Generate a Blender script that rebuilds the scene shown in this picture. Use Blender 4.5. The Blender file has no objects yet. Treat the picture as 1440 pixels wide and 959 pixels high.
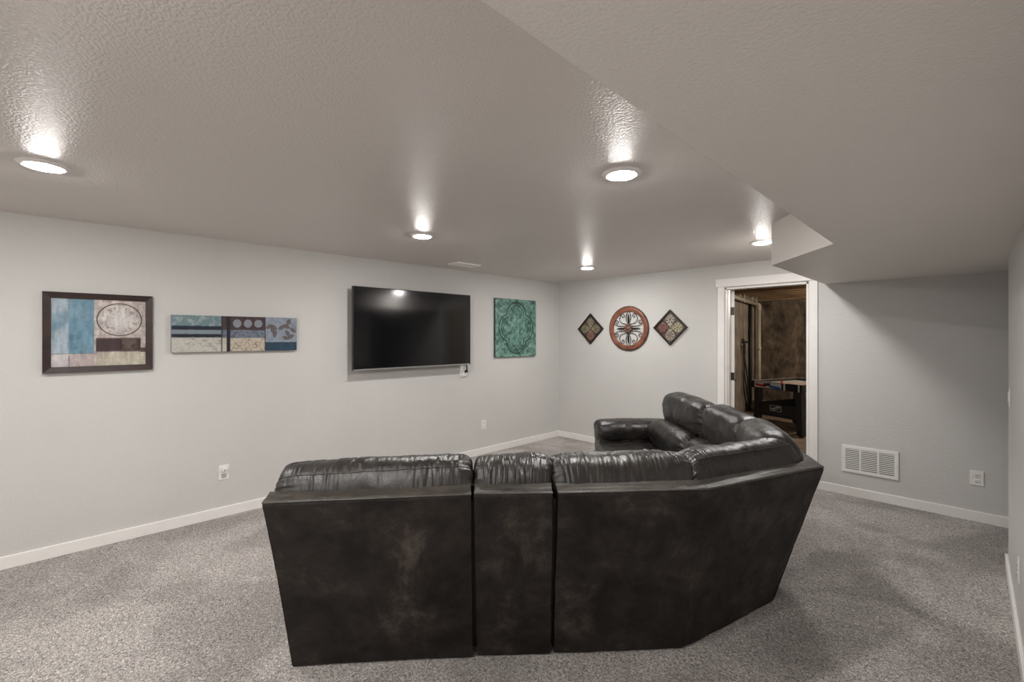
import bpy, bmesh, math, random
import numpy as np
from mathutils import Vector, Matrix
R = math.radians
PI = math.pi
random.seed(4)
scn = bpy.context.scene
COL = scn.collection

# ------------------------------------------------------------------ camera, world, exposure
CAM_ANG = math.atan2(.716, .698)            # the sectional and the camera stand turned to the room
cam_d = bpy.data.cameras.new('camera')
cam_d.lens = 15.8; cam_d.sensor_width = 36; cam_d.shift_y = -.0045; cam_d.clip_start = .02
cam = bpy.data.objects.new('camera', cam_d); COL.objects.link(cam)
cam.location = (4.463, -5.363, 1.536); cam.rotation_euler = (R(90), 0, CAM_ANG)
scn.camera = cam
w = bpy.data.worlds.new('world'); scn.world = w; w.use_nodes = True
w.node_tree.nodes['Background'].inputs[0].default_value = (.5, .5, .5, 1)
w.node_tree.nodes['Background'].inputs[1].default_value = .05
vs = scn.view_settings
vs.view_transform = 'Standard'; vs.look = 'None'; vs.gamma = 1; vs.use_curve_mapping = False
vs.exposure = 2.5
LAMP_E = 78.0
STORE_W = 26.0
scn.cycles.max_bounces = 12; scn.cycles.diffuse_bounces = 8

# ------------------------------------------------------------------ materials
def nmat(name):
    m = bpy.data.materials.new(name); m.use_nodes = True
    return m, m.node_tree.nodes, m.node_tree.links, m.node_tree.nodes['Principled BSDF']
def C4(c): return (c[0], c[1], c[2], 1)
def tex_coord(N, L, scale=(1, 1, 1), kind='Object'):
    tc = N.new('ShaderNodeTexCoord'); mp = N.new('ShaderNodeMapping'); mp.inputs['Scale'].default_value = scale
    L.new(tc.outputs[kind], mp.inputs[0]); return mp.outputs[0]
def noise(N, L, vec, scale, detail=2, rough=.5, dist=0):
    n = N.new('ShaderNodeTexNoise'); n.inputs['Scale'].default_value = scale; n.inputs['Detail'].default_value = detail
    n.inputs['Roughness'].default_value = rough; n.inputs['Distortion'].default_value = dist
    L.new(vec, n.inputs['Vector']); return n.outputs['Fac']
def ramp(N, L, fac, stops):
    r = N.new('ShaderNodeValToRGB'); e = r.color_ramp.elements
    while len(e) < len(stops): e.new(.5)
    for i, (p, c) in enumerate(stops): e[i].position = p; e[i].color = C4(c)
    L.new(fac, r.inputs[0]); return r.outputs[0]
def mix(N, L, a, b, f, mode='MIX'):
    m = N.new('ShaderNodeMix'); m.data_type = 'RGBA'; m.blend_type = mode
    for s, v in ((0, f), (6, a), (7, b)):
        if isinstance(v, (int, float)): m.inputs[s].default_value = v
        elif isinstance(v, tuple): m.inputs[s].default_value = C4(v)
        else: L.new(v, m.inputs[s])
    return m.outputs[2]
def bump(N, L, h, dist, bs, strength=1, prev=None):
    b = N.new('ShaderNodeBump'); b.inputs['Distance'].default_value = dist; b.inputs['Strength'].default_value = strength
    L.new(h, b.inputs['Height'])
    if prev: L.new(prev, b.inputs['Normal'])
    L.new(b.outputs[0], bs.inputs['Normal']); return b.outputs[0]
def plain(name, c, rough=.5, metal=0, var=.12, scale=8, bmp=0, bscale=60, spec=None):
    m, N, L, b = nmat(name)
    v = tex_coord(N, L)
    f = noise(N, L, v, scale, 4)
    lo = tuple(x*(1-var) for x in c); hi = tuple(min(1, x*(1+var)) for x in c)
    L.new(ramp(N, L, f, [(.3, lo), (.7, hi)]), b.inputs['Base Color'])
    b.inputs['Roughness'].default_value = rough; b.inputs['Metallic'].default_value = metal
    if spec is not None: b.inputs['Specular IOR Level'].default_value = spec
    if bmp: bump(N, L, noise(N, L, v, bscale, 3), bmp, b)
    return m
def paint(name, c, rough, d, scale=75):
    m, N, L, b = nmat(name)
    v = tex_coord(N, L)
    f = noise(N, L, v, 1.3, 3)
    L.new(ramp(N, L, f, [(.3, tuple(x*.975 for x in c)), (.7, tuple(x*1.02 for x in c))]), b.inputs['Base Color'])
    b.inputs['Roughness'].default_value = rough
    h = noise(N, L, v, scale, 2.5, .55)
    hr = ramp(N, L, h, [(.36, (0, 0, 0)), (.62, (1, 1, 1))])
    bump(N, L, hr, d, b)
    return m
M = {}
M['wall'] = paint('greige_wall_paint', (.59, .583, .568), .55, .0007)
M['ceiling'] = paint('greige_ceiling_paint', (.67, .63, .60), .40, .0013, 95)
M['soffit'] = paint('lit_soffit_paint', (.77, .735, .70), .5, .0009, 105)  # ceiling paint made paler, the soffit's brighter light put into its colour
M['trim'] = plain('white_trim_paint', (.82, .80, .78), .35, var=.02)
M['register_white'] = plain('bright_white_enamel', (.93, .92, .90), .4, var=.01)
M['white_plastic'] = plain('white_plastic', (.80, .79, .76), .3, var=.02)
M['slot'] = plain('dark_slot', (.05, .05, .05), .6)
M['vent_dark'] = plain('duct_shadow_grey', (.10, .10, .10), .7)
M['black_plastic'] = plain('black_plastic', (.012, .012, .013), .35, var=.05)
M['screen'] = plain('television_glass', (.004, .004, .005), .10, var=.02, spec=.6)
M['silver'] = plain('brushed_silver', (.5, .5, .49), .35, metal=.8, var=.05)
M['dark_wood'] = plain('dark_mahogany_wood', (.024, .009, .007), .45, var=.6, scale=14)
M['copper_wood'] = plain('copper_brown_wood', (.21, .075, .045), .42, var=.40, scale=9, bmp=.001, bscale=40)
M['iron'] = plain('wrought_iron', (.028, .020, .017), .5, metal=.4, var=.3)
M['bronze'] = plain('antique_bronze', (.16, .09, .065), .5, metal=.3, var=.5, scale=60, bmp=.002, bscale=90)
M['pvc'] = plain('white_drain_pipe', (.52, .48, .40), .4, var=.1)
M['dirty_steel'] = plain('hinge_steel', (.05, .045, .04), .4, metal=.6)
M['red'] = plain('red_plastic', (.55, .05, .04), .4, var=.05)
M['blue'] = plain('blue_plastic', (.04, .12, .42), .4, var=.05)
M['rubber'] = plain('black_cable', (.015, .013, .012), .6)
M['card'] = plain('brown_cardboard', (.13, .085, .05), .8, var=.35, scale=5)
M['table_black'] = plain('black_laminate', (.016, .016, .017), .4, var=.1)
M['canvas_side'] = plain('canvas_edge', (.10, .11, .12), .7, var=.2)
def emis(name, c, s):
    m, N, L, b = nmat(name)
    b.inputs['Base Color'].default_value = C4(c); b.inputs['Emission Color'].default_value = C4(c)
    b.inputs['Emission Strength'].default_value = s; return m
M['lamp'] = emis('led_diffuser', (1, .97, .935), LAMP_E)

def carpet():
    m, N, L, b = nmat('grey_carpet_pile')
    v = tex_coord(N, L)
    f = noise(N, L, v, 92, 3, .65, 1.2)
    c = ramp(N, L, f, [(.37, (.24, .215, .20)), (.5, (.66, .61, .58)), (.61, (.97, .915, .88))])
    big = noise(N, L, v, 1.6, 3, .6, .6)
    g = ramp(N, L, big, [(.42, (.78, .77, .76)), (.58, (1.10, 1.09, 1.09))])
    L.new(mix(N, L, c, g, 1.0, 'MULTIPLY'), b.inputs['Base Color'])
    b.inputs['Roughness'].default_value = .95; b.inputs['Specular IOR Level'].default_value = .1
    b.inputs['Sheen Weight'].default_value = .25
    n1 = bump(N, L, f, .030, b)
    bump(N, L, noise(N, L, v, 230, 2), .006, b, 1, n1)
    return m
M['carpet'] = carpet()
def leather(name, dark, light, rough, spec=.5, worn=False):
    m, N, L, b = nmat(name)
    v = tex_coord(N, L)
    f = noise(N, L, v, 4 if worn else 9, 9, .74, .3)
    c = ramp(N, L, f, [(.40, dark), (.54, tuple(a+(q-a)*(.22 if worn else .5) for a, q in zip(dark, light))), (.70, light)])
    f2 = noise(N, L, v, 1.7, 3, .5)
    c = mix(N, L, c, ramp(N, L, f2, [(.35, (.75, .72, .72)), (.65, (1.15, 1.12, 1.05))]), 1.0, 'MULTIPLY')
    L.new(c, b.inputs['Base Color'])
    b.inputs['Specular IOR Level'].default_value = spec
    rr = ramp(N, L, noise(N, L, v, 14, 4), [(.3, (rough-.07,)*3), (.7, (rough+.09,)*3)])
    L.new(rr, b.inputs['Roughness'])
    g = N.new('ShaderNodeTexVoronoi'); g.inputs['Scale'].default_value = 260; L.new(v, g.inputs['Vector'])
    n1 = bump(N, L, g.outputs['Distance'], .0006, b)
    bump(N, L, noise(N, L, v, 22, 4, .6, .5), .0014 if not worn else .002, b, 1, n1)
    return m
M['leather'] = leather('dark_brown_leather', (.007, .0056, .005), (.024, .020, .0175), .33, .66)
M['back_panel'] = leather('worn_brown_faux_leather', (.006, .0042, .0034), (.070, .058, .051), .55, .3, worn=True)
M['welt'] = leather('toplit_worn_leather_welt', (.030, .026, .023), (.065, .058, .052), .42, .5)  # panel leather made paler, light from above put into the lip's colour
def concrete(name, a, bcol, streak=(1, 1, 1)):
    m, N, L, b = nmat(name)
    v = tex_coord(N, L, streak)
    f = noise(N, L, v, 2.2, 8, .72, .6)
    c = ramp(N, L, f, [(.35, a), (.52, tuple((x+y)/2 for x, y in zip(a, bcol))), (.66, bcol)])
    w_ = N.new('ShaderNodeTexWave'); w_.bands_direction = 'Z'; w_.inputs['Scale'].default_value = 1.6
    w_.inputs['Distortion'].default_value = 5; w_.inputs['Detail'].default_value = 4; L.new(v, w_.inputs['Vector'])
    c = mix(N, L, c, ramp(N, L, w_.outputs['Fac'], [(0, (.88, .86, .85)), (1, (1.08, 1.06, 1.05))]), 1.0, 'MULTIPLY')
    L.new(c, b.inputs['Base Color']); b.inputs['Roughness'].default_value = .85
    bump(N, L, noise(N, L, v, 18, 5), .01, b)
    return m
M['concrete_brown'] = concrete('stained_brown_concrete', (.024, .017, .012), (.25, .195, .14), (1.6, 1, .8))
M['concrete_grey'] = concrete('streaked_grey_concrete', (.15, .125, .10), (.34, .30, .25), (1.5, 4, .5))
M['concrete_floor'] = concrete('tan_concrete_floor', (.14, .10, .07), (.30, .235, .175))
def joist_wood():
    m, N, L, b = nmat('pine_joist_wood')
    v = tex_coord(N, L, (.6, 9, 9))
    f = noise(N, L, v, 3, 5, .6, .5)
    L.new(ramp(N, L, f, [(.35, (.10, .058, .032)), (.65, (.34, .225, .125))]), b.inputs['Base Color'])
    b.inputs['Roughness'].default_value = .75; return m
M['joist'] = joist_wood()
M['subfloor'] = plain('oriented_strand_board', (.17, .095, .05), .8, var=.5, scale=30)
def vcol(name, rough=.5, metal=0, bmp=0):
    m, N, L, b = nmat(name)
    a = N.new('ShaderNodeAttribute'); a.attribute_name = 'Col'
    L.new(a.outputs['Color'], b.inputs['Base Color']); b.inputs['Roughness'].default_value = rough
    b.inputs['Metallic'].default_value = metal
    if bmp: bump(N, L, noise(N, L, tex_coord(N, L), 120, 3), bmp, b)
    return m
M['print'] = vcol('printed_art_under_glass', .28)
M['canvas'] = vcol('painted_canvas', .6, 0, .001)
M['patina'] = vcol('verdigris_tin', .45, 0, .001)
M['tile_art'] = vcol('glazed_relief_tile', .4)
M['decal'] = vcol('printed_laminate', .4)

# ------------------------------------------------------------------ object helpers
def link(name, me, mat, parent=None):
    o = bpy.data.objects.new(name, me); COL.objects.link(o)
    if mat is not None: me.materials.append(M[mat] if isinstance(mat, str) else mat)
    if parent: o.parent = parent
    return o
def from_bm(name, bm, mat, parent=None, smooth=False):
    bmesh.ops.recalc_face_normals(bm, faces=bm.faces)
    me = bpy.data.meshes.new(name); bm.to_mesh(me); bm.free()
    if smooth:
        me.polygons.foreach_set('use_smooth', [True]*len(me.polygons))
    return link(name, me, mat, parent)
def thing(name, label, cat, loc=(0, 0, 0), rz=0, group=None):
    o = bpy.data.objects.new(name, None); COL.objects.link(o); o.location = loc; o.rotation_euler = (0, 0, rz)
    o.empty_display_size = .1
    return tag(o, label, cat, group)
def tag(o, label, cat, group=None):
    o['label'] = label; o['category'] = cat
    if group: o['group'] = group
    return o
def struct(o): o['kind'] = 'structure'; return o
def bxm(bm, x0, x1, y0, y1, z0, z1, bev=0, seg=2):
    r = bmesh.ops.create_cube(bm, size=1)
    vs_ = r['verts']
    for v in vs_:
        v.co = Vector(((x0+x1)/2 + v.co.x*(x1-x0), (y0+y1)/2 + v.co.y*(y1-y0), (z0+z1)/2 + v.co.z*(z1-z0)))
    if bev:
        es = list({e for v in vs_ for e in v.link_edges})
        bmesh.ops.bevel(bm, geom=es, offset=bev, segments=seg, affect='EDGES', profile=.6)
def box(name, x0, x1, y0, y1, z0, z1, mat, parent=None, bev=0, seg=2):
    bm = bmesh.new(); bxm(bm, x0, x1, y0, y1, z0, z1, bev, seg); return from_bm(name, bm, mat, parent)
def prism(bm, pts, z0, z1):
    a = [bm.verts.new((x, y, z0)) for x, y in pts]; b = [bm.verts.new((x, y, z1)) for x, y in pts]
    n = len(pts); bm.faces.new(a[::-1]); bm.faces.new(b)
    for i in range(n): bm.faces.new((a[i], a[(i+1) % n], b[(i+1) % n], b[i]))
def bev_all(bm, off, seg=2):
    bmesh.ops.bevel(bm, geom=list(bm.edges), offset=off, segments=seg, affect='EDGES', profile=.6)
def tube(bm, pts, r, n=8, closed=False):
    pts = [Vector(p) for p in pts]; K = len(pts); rings = []
    up = None
    for i, p in enumerate(pts):
        if closed: t = (pts[(i+1) % K]-pts[i-1]).normalized()
        else: t = (pts[min(i+1, K-1)]-pts[max(i-1, 0)]).normalized()
        if up is None: up = t.orthogonal().normalized()
        else:
            up = up - t*up.dot(t)
            up = up.normalized() if up.length > 1e-5 else t.orthogonal().normalized()
        s = t.cross(up); rr = r[i] if isinstance(r, (list, tuple)) else r
        rings.append([bm.verts.new(p + (up*math.cos(2*PI*k/n) + s*math.sin(2*PI*k/n))*rr) for k in range(n)])
    for i in range(K if closed else K-1):
        a, b = rings[i], rings[(i+1) % K]
        for k in range(n): bm.faces.new((a[k], a[(k+1) % n], b[(k+1) % n], b[k]))
    if not closed: bm.faces.new(rings[0][::-1]); bm.faces.new(rings[-1])
def lathe(bm, prof, n=48, axis='Z', cen=(0, 0, 0), closed=False):
    """prof: (radius, height) pairs"""
    rings = []
    for r, h in prof:
        ring = []
        for k in range(n):
            a = 2*PI*k/n; c, s = math.cos(a)*r, math.sin(a)*r
            p = (c, s, h) if axis == 'Z' else ((c, -h, s) if axis == 'Y' else (h, c, s))
            ring.append(bm.verts.new(Vector(p)+Vector(cen)))
            if r < 1e-6: break
        rings.append(ring)
    m_ = len(rings)
    for i in range(m_ if closed else m_-1):
        a, b = rings[i], rings[(i+1) % m_]
        for k in range(n):
            q = (k+1) % n
            if len(a) == 1 and len(b) == 1: continue
            if len(a) == 1: bm.faces.new((a[0], b[q], b[k]))
            elif len(b) == 1: bm.faces.new((a[k], a[q], b[0]))
            else: bm.faces.new((a[k], a[q], b[q], b[k]))

# ---- numpy value noise
_rng = np.random.RandomState(7)
_tab = _rng.rand(256, 256)
def vn(x, y):
    x = np.asarray(x, float); y = np.asarray(y, float)
    xi = np.floor(x).astype(int); yi = np.floor(y).astype(int); fx = x-xi; fy = y-yi
    fx = fx*fx*(3-2*fx); fy = fy*fy*(3-2*fy)
    g = lambda a, b: _tab[a & 255, b & 255]
    return (g(xi, yi)*(1-fx)+g(xi+1, yi)*fx)*(1-fy) + (g(xi, yi+1)*(1-fx)+g(xi+1, yi+1)*fx)*fy
def fbm(x, y, o=4):
    s = 0; a = .5; t = 0
    for i in range(o): s = s + a*vn(x*2**i+17.3*i, y*2**i+5.1*i); t += a; a *= .55
    return s/t
def rect_grid(name, W, H, nx, ny, colf, hf, mat, parent, plane='TV', cen=(0, 0, 0), rot=0):
    """a picture surface: colour per vertex from colf(u,v), relief from hf(u,v); u right, v up"""
    u, v = np.meshgrid((np.arange(nx+1))/nx, (np.arange(ny+1))/ny)
    c = colf(u, v); h = hf(u, v) if hf else np.zeros_like(u)
    a = (u-.5)*W; b = (v-.5)*H
    if rot: a, b = a*math.cos(rot)-b*math.sin(rot), a*math.sin(rot)+b*math.cos(rot)
    if plane == 'TV': co = np.stack([h, a, b], -1)        # on the wall x=0, right is +y
    elif plane == 'TOP': co = np.stack([a, b, h], -1)
    else: co = np.stack([a, -h, b], -1)                    # on a wall facing -y, right is +x
    co = co.reshape(-1, 3) + np.array(cen)
    idx = np.arange((nx+1)*(ny+1)).reshape(ny+1, nx+1)
    f = np.stack([idx[:-1, :-1], idx[:-1, 1:], idx[1:, 1:], idx[1:, :-1]], -1).reshape(-1, 4)
    me = bpy.data.meshes.new(name); me.from_pydata(co.tolist(), [], f.tolist())
    at = me.color_attributes.new('Col', 'FLOAT_COLOR', 'POINT')
    cc = np.concatenate([np.clip(c, 0, 1)**2.2*.84, np.ones(c.shape[:2]+(1,))], -1)
    at.data.foreach_set('color', cc.reshape(-1).astype(np.float32))
    me.polygons.foreach_set('use_smooth', [True]*len(me.polygons))
    return link(name, me, mat, parent)
def rgb(r, g, b): return np.array([r, g, b])/255.
def put(img, mask, c, k=1.0):
    m = np.clip(mask, 0, 1)[..., None]*k
    return img*(1-m) + np.asarray(c)*m
def inr(u, a, b, s=.004): return np.clip((u-a)/s+.5, 0, 1)*np.clip((b-u)/s+.5, 0, 1)

# ------------------------------------------------------------------ room shell
H = 2.36; SOF = 2.0575
Y0 = -8.3
DX0, DX1, DZ = 2.475, 3.292, 2.09           # storage door opening
def wall(name, *a, mat='wall'): return struct(box(name, *a, mat))
wall('wall_left', -.12, 0, Y0, 5.52, -.05, H+.1)
bm = bmesh.new()
bxm(bm, 0, DX0, 0, .12, -.05, H); bxm(bm, DX1, 6.0, 0, .12, -.05, H); bxm(bm, DX0, DX1, 0, .12, DZ, H)
struct(from_bm('wall_back', bm, 'wall'))
bm = bmesh.new(); bxm(bm, 4.627, 4.75, Y0, -.915, -.05, 2.06, .006, 2)
struct(from_bm('wall_right', bm, 'wall'))
wall('wall_alcove', 6.0, 6.12, Y0, 5.5, -.05, H+.1)
wall('wall_front', -.12, 6.12, Y0-.12, Y0, -.05, H+.1)
struct(box('floor', -.12, 6.12, Y0-.12, .06, -.06, 0, 'carpet'))
struct(box('ceiling', -.12, 6.12, Y0-.12, .12, H, H+.1, 'ceiling'))
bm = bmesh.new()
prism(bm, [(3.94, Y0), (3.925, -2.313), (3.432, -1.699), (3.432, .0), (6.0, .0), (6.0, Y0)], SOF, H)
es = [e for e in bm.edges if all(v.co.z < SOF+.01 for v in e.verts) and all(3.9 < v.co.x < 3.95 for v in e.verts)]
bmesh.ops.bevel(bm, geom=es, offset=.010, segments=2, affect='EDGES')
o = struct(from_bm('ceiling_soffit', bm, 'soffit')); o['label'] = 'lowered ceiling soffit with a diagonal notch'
def base(name, pts):
    bm = bmesh.new()
    for p in pts: bxm(bm, *p, .003, 1)
    return struct(from_bm(name, bm, 'trim'))
BH = .086
base('baseboard_left', [(0, .015, Y0, 0, 0, BH)])
base('baseboard_back', [(.015, 2.392, -.015, 0, 0, BH), (3.374, 6.0, -.015, 0, 0, BH)])
base('baseboard_right', [(4.612, 4.627, Y0, -.905, 0, BH), (4.612, 4.75, -.915, -.900, 0, BH)])
# door casing
def cas(name, *a): return struct(box(name, *a, 'trim', None, .003, 1))
cas('trim_1', 2.392, 2.468, -.018, 0, 0, DZ+.012)
cas('trim_2', 3.299, 3.374, -.018, 0, 0, DZ+.012)
cas('trim_3', 2.372, 3.394, -.024, 0, DZ+.012, DZ+.105)
bm = bmesh.new()
bxm(bm, DX0, DX0+.016, -.004, .124, 0, DZ); bxm(bm, DX1-.016, DX1, -.004, .124, 0, DZ); bxm(bm, DX0, DX1, -.004, .124, DZ-.016, DZ)
bxm(bm, DX0+.016, DX0+.026, .03, .075, 0, DZ-.016); bxm(bm, DX1-.026, DX1-.016, .03, .075, 0, DZ-.016)
struct(from_bm('trim_4', bm, 'trim'))
# storage door, swung far open into the storage room
d = bpy.data.objects.new('door_1', None); COL.objects.link(d); d.location = (DX0+.018, .128, 0); struct(d)
d.rotation_euler = (0, 0, R(112)); d['label'] = 'white storage room door swung open, only its hinged edge showing'
box('door_leaf', 0, .78, -.036, 0, .01, DZ-.02, 'trim', d, .002, 1)
for z in (.25, 1.07, 1.83):
    bm = bmesh.new(); tube(bm, [(0, .006, z-.045), (0, .006, z+.045)], .007, 8); bxm(bm, -.002, .0, -.034, .004, z-.045, z+.045)
    from_bm('hinge', bm, 'dirty_steel', d)
box('door_handle', .70, .76, -.085, .045, .95, .98, 'dirty_steel', d, .008)
# storage room
struct(box('floor_storage', 0, 6.0, .06, 5.52, -.06, -.004, 'concrete_floor'))
struct(box('wall_storage_left', 1.05, 1.17, .12, 5.4, -.05, 2.62, 'concrete_grey'))
struct(box('wall_storage_back', 1.0, 6.0, 5.4, 5.52, -.05, 2.62, 'concrete_brown'))
sub = struct(box('ceiling_storage', 0, 6.0, .12, 5.52, 2.60, 2.66, 'subfloor'))
jm = None
for i in range(13):
    y = .32 + i*.405
    o = box('joist', 1.17, 5.99, y, y+.04, 2.36, 2.60, 'joist', sub) if jm is None else link('joist', jm, None, sub)
    if jm is None: jm = o.data; y_first = y
    else: o.location = (0, y-y_first, 0)
struct(box('trim_5', 1.17, 6.0, 5.26, 5.4, 2.30, 2.36, 'joist'))

# ------------------------------------------------------------------ recessed ceiling lamps
def make_lamp(loc, label):
    t = thing('recessed_light', label, 'ceiling light', loc, 0, 'round recessed lights in the main ceiling')
    bm = bmesh.new()
    lathe(bm, [(.070, -.012), (.078, -.013), (.094, -.006), (.098, -.001), (.098, 0), (.066, 0), (.066, -.008)], 48, closed=True)
    from_bm('trim_ring', bm, 'trim', t, True)
    bm = bmesh.new(); lathe(bm, [(.069, -.008), (.066, -.014), (.05, -.0185), (.025, -.021), (0, -.0215)], 40)
    from_bm('diffuser', bm, 'lamp', t, True)
    return t
lspots = [((1.345, -5.466), 'round recessed ceiling light nearest above the framed abstract print, far left'),
          ((1.327, -3.327), 'round recessed ceiling light in front of the television, near the ceiling vent'),
          ((1.247, -.971), 'small far round recessed ceiling light nearest the room corner'),
          ((3.222, -3.379), 'large near round recessed ceiling light over the sectional sofa'),
          ((3.181, -1.068), 'round recessed ceiling light tucked beside the notch of the lowered soffit'),
          ((3.2, -5.46), 'round recessed ceiling light behind the camera, beside the soffit'),
          ((1.34, -7.4), 'round recessed ceiling light at the unseen rear of the room by the left wall'),
          ((4.15, -6.2), 'added round recessed light, unseen in the soffit behind the camera'),  # added lamp, brightens the near floor, right wall and soffit
          ((3.2, -7.4), 'round recessed ceiling light at the unseen rear of the room by the soffit')]
L0 = make_lamp((lspots[0][0][0], lspots[0][0][1], H), lspots[0][1])
for (x, y), lab in lspots[1:]:
    c = L0.copy(); COL.objects.link(c); c.location = (x, y, SOF if x > 4 else H); c['label'] = lab
    for ch in L0.children:
        d_ = ch.copy(); COL.objects.link(d_); d_.parent = c
# bare bulb in the storage room
t = thing('bare_bulb', 'bare storage room bulb hidden behind the door casing', 'light bulb', (3.9, 3.58, 2.36))
bm = bmesh.new(); lathe(bm, [(0, 0), (.05, 0), (.05, -.02), (.025, -.05), (0, -.05)], 24); from_bm('socket', bm, 'white_plastic', t, True)
M['bulb'] = emis('warm_bulb', (1, .86, .70), STORE_W*22)
bm = bmesh.new(); lathe(bm, [(0, -.05), (.018, -.055), (.03, -.09), (.025, -.115), (0, -.125)], 20); from_bm('bulb', bm, 'bulb', t, True)

# ------------------------------------------------------------------ ceiling vent
t = thing('ceiling_vent', 'small white ceiling register near the wall above the television', 'vent', (.41, -2.165, H))
bm = bmesh.new()
for a in ((-.09, .09, -.165, -.145), (-.09, .09, .145, .165), (-.09, -.068, -.145, .145), (.068, .09, -.145, .145)): bxm(bm, *a, -.014, 0)
from_bm('frame', bm, 'register_white', t)
box('damper', -.068, .068, -.145, .145, -.003, -.0005, 'vent_dark', t)
sm = None
for i in range(12):
    x = -.062+i*.0112
    if sm is None:
        o = box('slat', 0, .0080, -.145, .145, -.012, -.009, 'register_white', t); sm = o.data
    else: o = link('slat', sm, None, t)
    o.location = (x, 0, 0)

# ------------------------------------------------------------------ pictures on the TV wall
def picture_frame(t, W, Hh, fw, th, mat):
    """four mitred frame bars around the origin of t, on wall x=0"""
    for (a, b) in ((0, 1), (1, 2), (2, 3), (3, 0)):
        oc = [(-W/2, -Hh/2), (W/2, -Hh/2), (W/2, Hh/2), (-W/2, Hh/2)]
        ic = [(-W/2+fw, -Hh/2+fw), (W/2-fw, -Hh/2+fw), (W/2-fw, Hh/2-fw), (-W/2+fw, Hh/2-fw)]
        bm = bmesh.new()
        q = [oc[a], oc[b], ic[b], ic[a]]
        hb = [.001]*4; ht = [th, th, th*.72, th*.72]
        lo = [bm.verts.new((hb[i], q[i][0], q[i][1])) for i in range(4)]
        hi = [bm.verts.new((ht[i], q[i][0], q[i][1])) for i in range(4)]
        bm.faces.new(lo); bm.faces.new(hi[::-1])
        for i in range(4): bm.faces.new((lo[i], hi[i], hi[(i+1) % 4], lo[(i+1) % 4]))
        from_bm('frame_bar', bm, mat, t)
# framed abstract with circle
t = thing('framed_print', 'dark-framed abstract print with blue panels and a thin-lined circle', 'picture', (0, -5.222, 1.563))
picture_frame(t, .592, .565, .042, .030, 'dark_wood')
def art1(u, v):
    n = fbm(u*14, v*14, 5); n2 = fbm(u*40+9, v*40, 3); s = fbm(u*30, v*5+3, 4)
    img = np.ones(u.shape+(3,))*rgb(196, 184, 180)
    img = img*(.78+.44*n)[..., None]
    img = put(img, inr(u, 0, .43)*inr(v, .19, 1.01), rgb(118, 152, 172)*1.0)
    img = put(img, inr(u, 0, .17)*inr(v, .19, 1.01)*np.clip((fbm(u*6, v*4, 3)-.38)*5, 0, 1), rgb(168, 182, 192), .85)
    img = put(img, inr(u, .17, .43)*inr(v, .19, 1.01)*np.clip((.58-fbm(u*8+3, v*5, 4))*4, 0, 1), rgb(92, 133, 156), .6)
    img = put(img, inr(u, .18, .30)*inr(v, .2, .6)*np.clip((.50-n)*8, 0, 1), rgb(70, 110, 130), .5)
    img = put(img, inr(u, 0, .17)*inr(v, 0, .18), rgb(200, 198, 204), .7)
    img = put(img, inr(u, .17, .43)*inr(v, 0, .18), rgb(186, 172, 172), .8)
    img = put(img, inr(u, .45, 1)*inr(v, 0, .2), rgb(190, 184, 166), .8)
    img = put(img, inr(u, .45, .94)*inr(v, .215, .42, .03), rgb(66, 50, 52))
    img = put(img, inr(u, .72, .90)*inr(v, .22, .41, .03)*np.clip((n-.35)*6, 0, 1), rgb(104, 92, 82), .8)
    img = put(img, inr(u, .94, 1)*inr(v, .2, .27), rgb(84, 64, 62))
    img = put(img, inr(u, .715, .725)*inr(v, .25, .4), rgb(30, 22, 24))
    img = put(img, np.clip(((.52-n2)*6), 0, 1)*inr(u, .45, 1)*inr(v, .44, 1), rgb(170, 160, 158), .35)
    r = np.sqrt(((u-.705)/.245)**2+((v-.70)/.245)**2)
    img = put(img, np.clip((1-r)*10, 0, 1)*np.clip(1.3-r*1.2+n*.4-.2, 0, 1), rgb(222, 220, 218), .9)
    img = put(img, np.clip(1-np.abs(r-.72)*5, 0, 1)*np.clip((.47-n2)*9, 0, 1), rgb(140, 132, 128), .7)
    img = put(img, np.clip(1.6-np.abs(r-1)*45, 0, 1), rgb(48, 42, 46), .95)
    img = put(img, inr(u, .172, .180)*inr(v, 0, .17)+inr(v, .185, .195)*inr(u, 0, .43)*.5, rgb(70, 62, 70), .7)
    return img*(.84+.32*s)[..., None]*(.92+.16*n2)[..., None]
rect_grid('print', .512, .485, 220, 210, art1, None, 'print', t, 'TV', (.012, 0, 0))
box('backing', .001, .010, -.26, .26, -.25, .25, 'dark_wood', t)
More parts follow.
